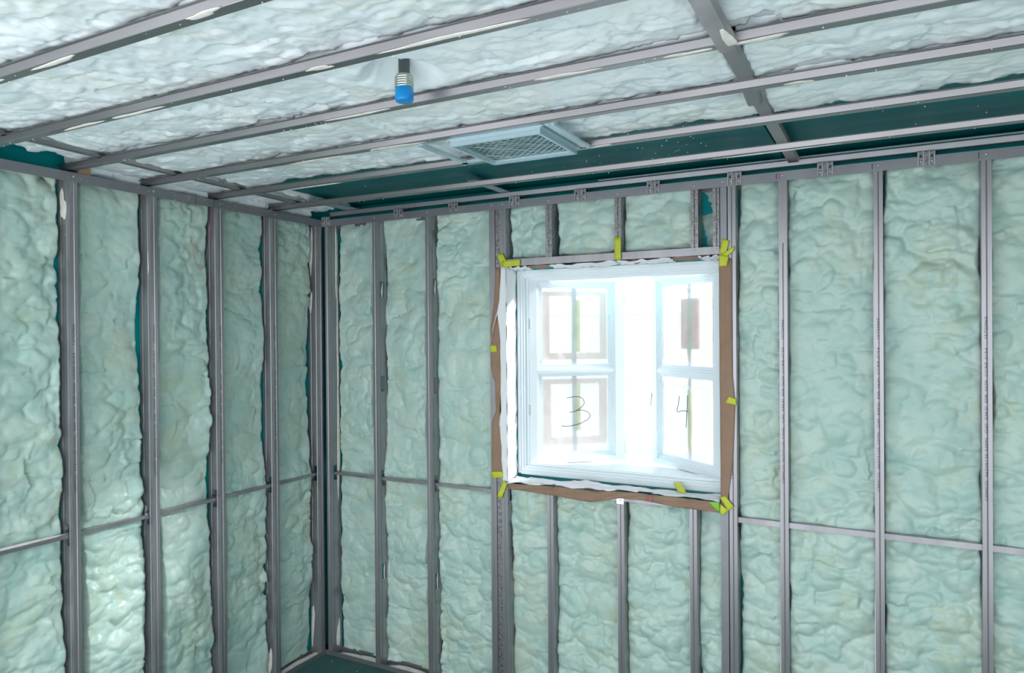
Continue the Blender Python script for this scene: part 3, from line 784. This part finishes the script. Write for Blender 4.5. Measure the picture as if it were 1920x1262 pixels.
for k, (x0, x1) in enumerate(((1.50, 1.68), (2.10, 2.22), (2.33, 2.56))):
    sheet('kraft_paper', [(x0, .01, 2.531), ((x0 + x1) / 2, .015, 2.531), (x1, .01, 2.531)], [(x0, .10, 2.528), ((x0 + x1) / 2, .075, 2.515), (x1, .10, 2.528)],
          'kraft', 'scrap of brown kraft paper under the window header, %s' % ('at its left end', 'right of the yellow tape', 'at its right end')[k], 'paper', seed=5 + k, amp=.003, normal=(0, 0, -1))
# left jamb plastic: from the stud face back to the window frame
_A = [(1.368, -.010, 2.53), (1.362, -.014, 2.36), (1.350, -.020, 2.26), (1.362, -.010, 2.1), (1.361, -.008, 1.9), (1.364, -.012, 1.7), (1.352, -.012, 1.62), (1.363, -.010, 1.5), (1.366, -.012, 1.40), (1.372, -.010, 1.29)]
_Z = [p[2] for p in _A]
_B = [(1.4005 + .001 * (k % 2), -.0085, z) for k, z in enumerate(_Z)]
_C = [(1.4010 + .001 * (k % 2), .112, z if z < 2.5 else 2.516) for k, z in enumerate(_Z)]
jf = loft(_A, _B, seed=9, amp=.0022, n=6); j2 = loft(_B, _C, seed=12, amp=.003, normal=(1, 0, 0), n=8); jf.add(j2.v, j2.f)
tag(obj('plastic_sheet', jf.mesh('plastic_sheet', True), 'film_white'), 'white plastic film draped down the left window jamb', 'plastic sheet')
sheet('plastic_sheet', [(1.355, -.010, 2.30), (1.335, -.016, 2.24), (1.318, -.018, 2.17), (1.302, -.016, 2.08)], [(1.372, -.012, 2.40), (1.350, -.02, 2.26), (1.326, -.022, 2.185), (1.306, -.02, 2.10)],
      'film_white', 'folded flap of plastic film curling over the left kraft strip', 'plastic sheet', seed=10, amp=.003)
sheet('plastic_sheet', [(1.40, -.018, 1.283), (1.55, -.026, 1.291), (1.75, -.032, 1.299), (1.95, -.028, 1.296), (2.087, -.024, 1.307), (2.2, -.028, 1.310), (2.4, -.026, 1.306), (2.604, -.018, 1.301)],
      [(1.41, .100, 1.300), (1.55, .085, 1.300), (1.75, .080, 1.302), (1.83, .07, 1.318), (2.0, .082, 1.304), (2.2, .080, 1.306), (2.4, .085, 1.305), (2.60, .100, 1.306)],
      'film_white', 'white plastic film lying crumpled along the window sill', 'plastic sheet', seed=11, amp=.006, normal=(0, 0, 1), n=10)
for k, (x0, x1) in enumerate(((1.40, 1.52), (1.66, 2.06), (2.06, 2.36), (2.50, 2.606))):
    sheet('plastic_sheet', [(x0, .004, 2.530), ((2 * x0 + x1) / 3, .0, 2.526), ((x0 + 2 * x1) / 3, .006, 2.529), (x1, .004, 2.530)],
          [(x0, .112, 2.519), ((2 * x0 + x1) / 3, .112, 2.517), ((x0 + 2 * x1) / 3, .10, 2.516), (x1, .112, 2.519)],
          'film_white', 'white plastic film scrap under the window header, %s' % ('in its left corner', 'left of the yellow tape', 'just right of the yellow tape', 'in its right corner')[k], 'plastic sheet', seed=20 + k, amp=.005, normal=(0, 0, -1), n=8)
def tape(C4, label, m='tape', y=-.0105, seed=0):
    if len(C4[0]) == 2: C4 = [(a, y, b) for a, b in C4]
    o = obj('masking_tape', loft([C4[0], C4[3]], [C4[1], C4[2]], n=4, amp=.0012, seed=seed, thick=.0006, sub=5).mesh('masking_tape', True), m)
    tag(o, label, 'tape'); return o
TP = [([(1.343, 2.602), (1.381, 2.612), (1.419, 2.536), (1.377, 2.523)], 'slanting yellow green tape at the window top left corner'),
      ([(1.374, 2.563), (1.496, 2.566), (1.495, 2.532), (1.381, 2.526)], 'horizontal yellow green tape on the left end of the header'),
      ([(2.063, 2.654), (2.099, 2.654), (2.098, 2.532), (2.062, 2.532)], 'vertical yellow green tape on the middle cripple stud over the window'),
      ([(2.625, 2.609), (2.659, 2.596), (2.640, 2.526), (2.609, 2.539)], 'upright yellow green tape at the window top right corner'),
      ([(2.682, 2.569), (2.679, 2.545), (2.622, 2.501), (2.612, 2.523)], 'yellow green tape slanting up right at the window top right corner'),
      ([(2.609, 2.528), (2.656, 2.520), (2.645, 2.471), (2.609, 2.470)], 'yellow green tape lowest in the top right corner cluster, on brown paper'),
      ([(1.295, 2.078), (1.338, 2.075), (1.338, 2.038), (1.298, 2.037)], 'small square of yellow green tape on the left kraft strip'),
      ([(2.652, 1.826), (2.687, 1.814), (2.687, 1.783), (2.633, 1.794)], 'small yellow green tape on the right kraft strip'),
      ([(1.292, 1.338), (1.377, 1.345), (1.377, 1.311), (1.299, 1.301)], 'horizontal yellow green tape at the window bottom left corner'),
      ([(1.377, 1.295), (1.402, 1.279), (1.362, 1.185), (1.330, 1.195)], 'slanting yellow green tape hanging below the bottom left corner'),
      ([(2.605, 1.322), (2.631, 1.332), (2.674, 1.281), (2.646, 1.257)], 'slanting yellow green tape at the window bottom right corner, upper piece'),
      ([(2.604, 1.290), (2.646, 1.262), (2.622, 1.233), (2.604, 1.244)], 'yellow green tape at the window bottom right corner, lower piece')]
for k, (c, lab) in enumerate(TP): tape(c, lab, seed=k, y=-.0105 - .0012 * (k % 3))
tape([(2.549, -.026, 1.297), (2.605, -.02, 1.298), (2.604, -.016, 1.247), (2.578, -.02, 1.268)], 'greener fold of tape on the sill apron at the bottom right', 'tape_green', seed=31)
tape([(2.338, .112, 1.348), (2.378, .112, 1.352), (2.428, .03, 1.318), (2.385, .03, 1.314)], 'short curl of yellow green tape from window frame to sill film', 'tape', seed=33)
for x in (2.236, 2.262): obj('chalk_mark', MB().box((x, -.034, 1.262), (x + .003, -.0325, 1.305)), 'pink', bpy.data.objects['kraft_paper.002'])

# red wire loop on the foam of the left wall
w_ = empty('red_wire', (-.03, -.95, 2.6)); tag(w_, 'thin red wire loop hanging against the foam of the left wall', 'wire')
o = obj('wire_loop', MB().tube(smooth_path([(-.028, -.987, 2.652), (-.026, -.975, 2.58), (-.026, -.955, 2.53), (-.026, -.935, 2.515), (-.026, -.905, 2.56), (-.026, -.885, 2.66), (-.02, -.875, 2.76), (-.02, -.868, 2.865)], 4), .0012, 5), 'red', w_)
o.location = (.03, .95, -2.6)
tb_ = MB().prism([(0, 0), (.16, 0), (.085, .042)], (-.03, -.46, 2.910), (1, 0, 0), (0, 1, 0), (0, 0, 1), .003).box((-.03, -.46, 2.909), (.0, -.30, 2.912))
tag(obj('bent_bracket', tb_, 'steel_track'), 'dark triangular bent steel bracket above the left track near the corner', 'bracket')
# timber block above the left track
tag(obj('timber_block', MB().box((-.05, -1.62, 2.910), (-.005, -1.56, 2.945)), 'wood'), 'small raw timber block on top of the left wall track', 'block')

# ------------------------------------------------------------------ overspray on the steel
def fs(key, x, y, z, a, b, seed, al=(1, 0, 0), nrm=(0, 0, -1)):
    smear(key, (x, y, z), nrm, al, a, b, .002, seed)
for (k, x, a, sd, dy) in (('C1', 1.28, .09, 1, -.012), ('C1', 1.9, .06, 2, -.016), ('C2', .75, .10, 3, -.010), ('C2', 1.05, .12, 4, -.008), ('C2', 1.9, .05, 5, -.015), ('C2', 2.35, .2, 44, -.015),
                          ('C3', 3.05, .09, 6, .0), ('C3', 2.86, .06, 7, .0), ('C3', 1.7, .12, 8, -.014), ('C3', 2.5, .1, 9, -.015), ('C4', 1.55, .14, 10, -.006), ('C4', 3.11, .04, 11, .004), ('C4', 1.15, .16, 12, .006),
                          ('C5', .72, .16, 13, .002), ('C5', 2.3, .05, 14, -.01), ('C6', 2.9, .25, 15, .008), ('C1', .95, .05, 16, -.014)):
    yy = dict((q[0], q[1]) for q in FCH)[k]
    fs(FUR[k], x, yy + dy, 2.9195, a, .011, sd)
fs(CCn, 2.985, -1.70, 2.9135, .05, .018, 21, (0, 1, 0))
def wsm(key, wy, z, a, b, seed, wx=None):
    s_ = STUDS[key]
    if key[0] == 'L': smear(s_, (wx, s_.location.y - .0012, z), (0, -1, 0), (0, 0, 1), a, b, .002, seed)
    else: smear(s_, (s_.location.x + .0012, wx, z), (1, 0, 0), (0, 0, 1), a, b, .002, seed)
wsm('L1', 0, 2.76, .07, .026, 31, -.052); wsm('L2', 0, 2.52, .05, .004, 32, -.02); wsm('L5', 0, 2.70, .16, .016, 33, -.066); wsm('L5', 0, 2.36, .07, .014, 34, -.07)
wsm('L4', 0, .10, .10, .022, 35, -.06); wsm('C0', 0, 2.65, .20, .016, 36, .068); wsm('C0', 0, 1.45, .5, .012, 37, .074); wsm('C0', 0, .12, .10, .016, 38, .06); wsm('C0', 0, 2.1, .3, .012, 39, .074)
wsm('L5', 0, .17, .10, .014, 40, -.078); wsm('B1', 0, 1.05, .12, .010, 41, .078); wsm('L5', 0, .28, .05, .012, 46, -.07)
for q in ('B1', 'B2'):
    for k, z in enumerate((.61, 2.43)): wsm(q, 0, z, .046, .008, 60 + k, .047)
smear(BRL, (-.044, -1.86, ZBR + .012), (1, 0, .6), (0, 1, 0), .22, .008, .004, 42)
for q, z, a_ in (('R1', .65, .60), ('R2', 1.9, .5), ('R2', .7, .3), ('S1', .75, .40), ('S2', .55, .40), ('S3', .6, .5), ('K2', .3, .22)):
    x_ = STUDS[q].location.x - FL - .002 if q != 'K2' else 2.607
    smear(STUDS[q], (x_, .004, z), (0, -1, 0), (0, 0, 1), a_, .0032, .003, int(z * 100))
smear(BTB, (.28, .045, .006), (0, 0, 1), (1, 0, 0), .16, .03, .012, 43); smear(BTL, (-.05, -.2, .006), (0, 0, 1), (0, 1, 0), .18, .03, .012, 45); smear(BTB, (.68, .045, .006), (0, 0, 1), (1, 0, 0), .16, .03, .014, 47)
# little spatter dots on tracks and channels
def specks(parent, pts):
    m = MB()
    pm = parent.matrix_basis.inverted()
    for p, r in pts:
        c = pm @ Vector(p); n = 6
        vs = [c + Vector((0, 0, r)), c - Vector((0, 0, r))] + [c + Vector((r * math.cos(k * math.tau / n), r * math.sin(k * math.tau / n), 0)) for k in range(n)]
        m.add(vs, [(0, 2 + k, 2 + (k + 1) % n) for k in range(n)] + [(1, 2 + (k + 1) % n, 2 + k) for k in range(n)])
    tag(obj('foam_specks', m, 'speck', parent), kind='stuff')
rs = random.Random(11)
specks(flo, [((rs.uniform(.05, 1.6), rs.uniform(-1.2, -.05), .001), rs.uniform(.001, .004)) for _ in range(60)])
specks(TTL, [((.003, rs.uniform(-2.0, -.05), rs.uniform(2.868, 2.908)), rs.uniform(.001, .0032)) for _ in range(40)])
specks(TTB, [((rs.uniform(.05, 3.8), -.003, rs.uniform(2.868, 2.908)), rs.uniform(.0008, .0018)) for _ in range(30)])
for k, y, _ in FCH: specks(FUR[k], [((rs.uniform(.1, 4.0), y + rs.uniform(-.018, .018), 2.9195), rs.uniform(.0008, .003)) for _ in range(34)])
for k in ('L1', 'L2', 'L3', 'L4', 'L5'):
    y = STUDS[k].location.y; specks(STUDS[k], [((.0, y + rs.uniform(.002, .032), rs.uniform(.3, 2.8)), rs.uniform(.0008, .0022)) for _ in range(12)] + [((rs.uniform(-.07, -.004), y - .001, rs.uniform(.1, 2.8)), rs.uniform(.0008, .0026)) for _ in range(14)])
specks(STUDS['C0'], [((.057, rs.uniform(.01, .07), rs.uniform(.05, 2.8)), rs.uniform(.001, .003)) for _ in range(14)])
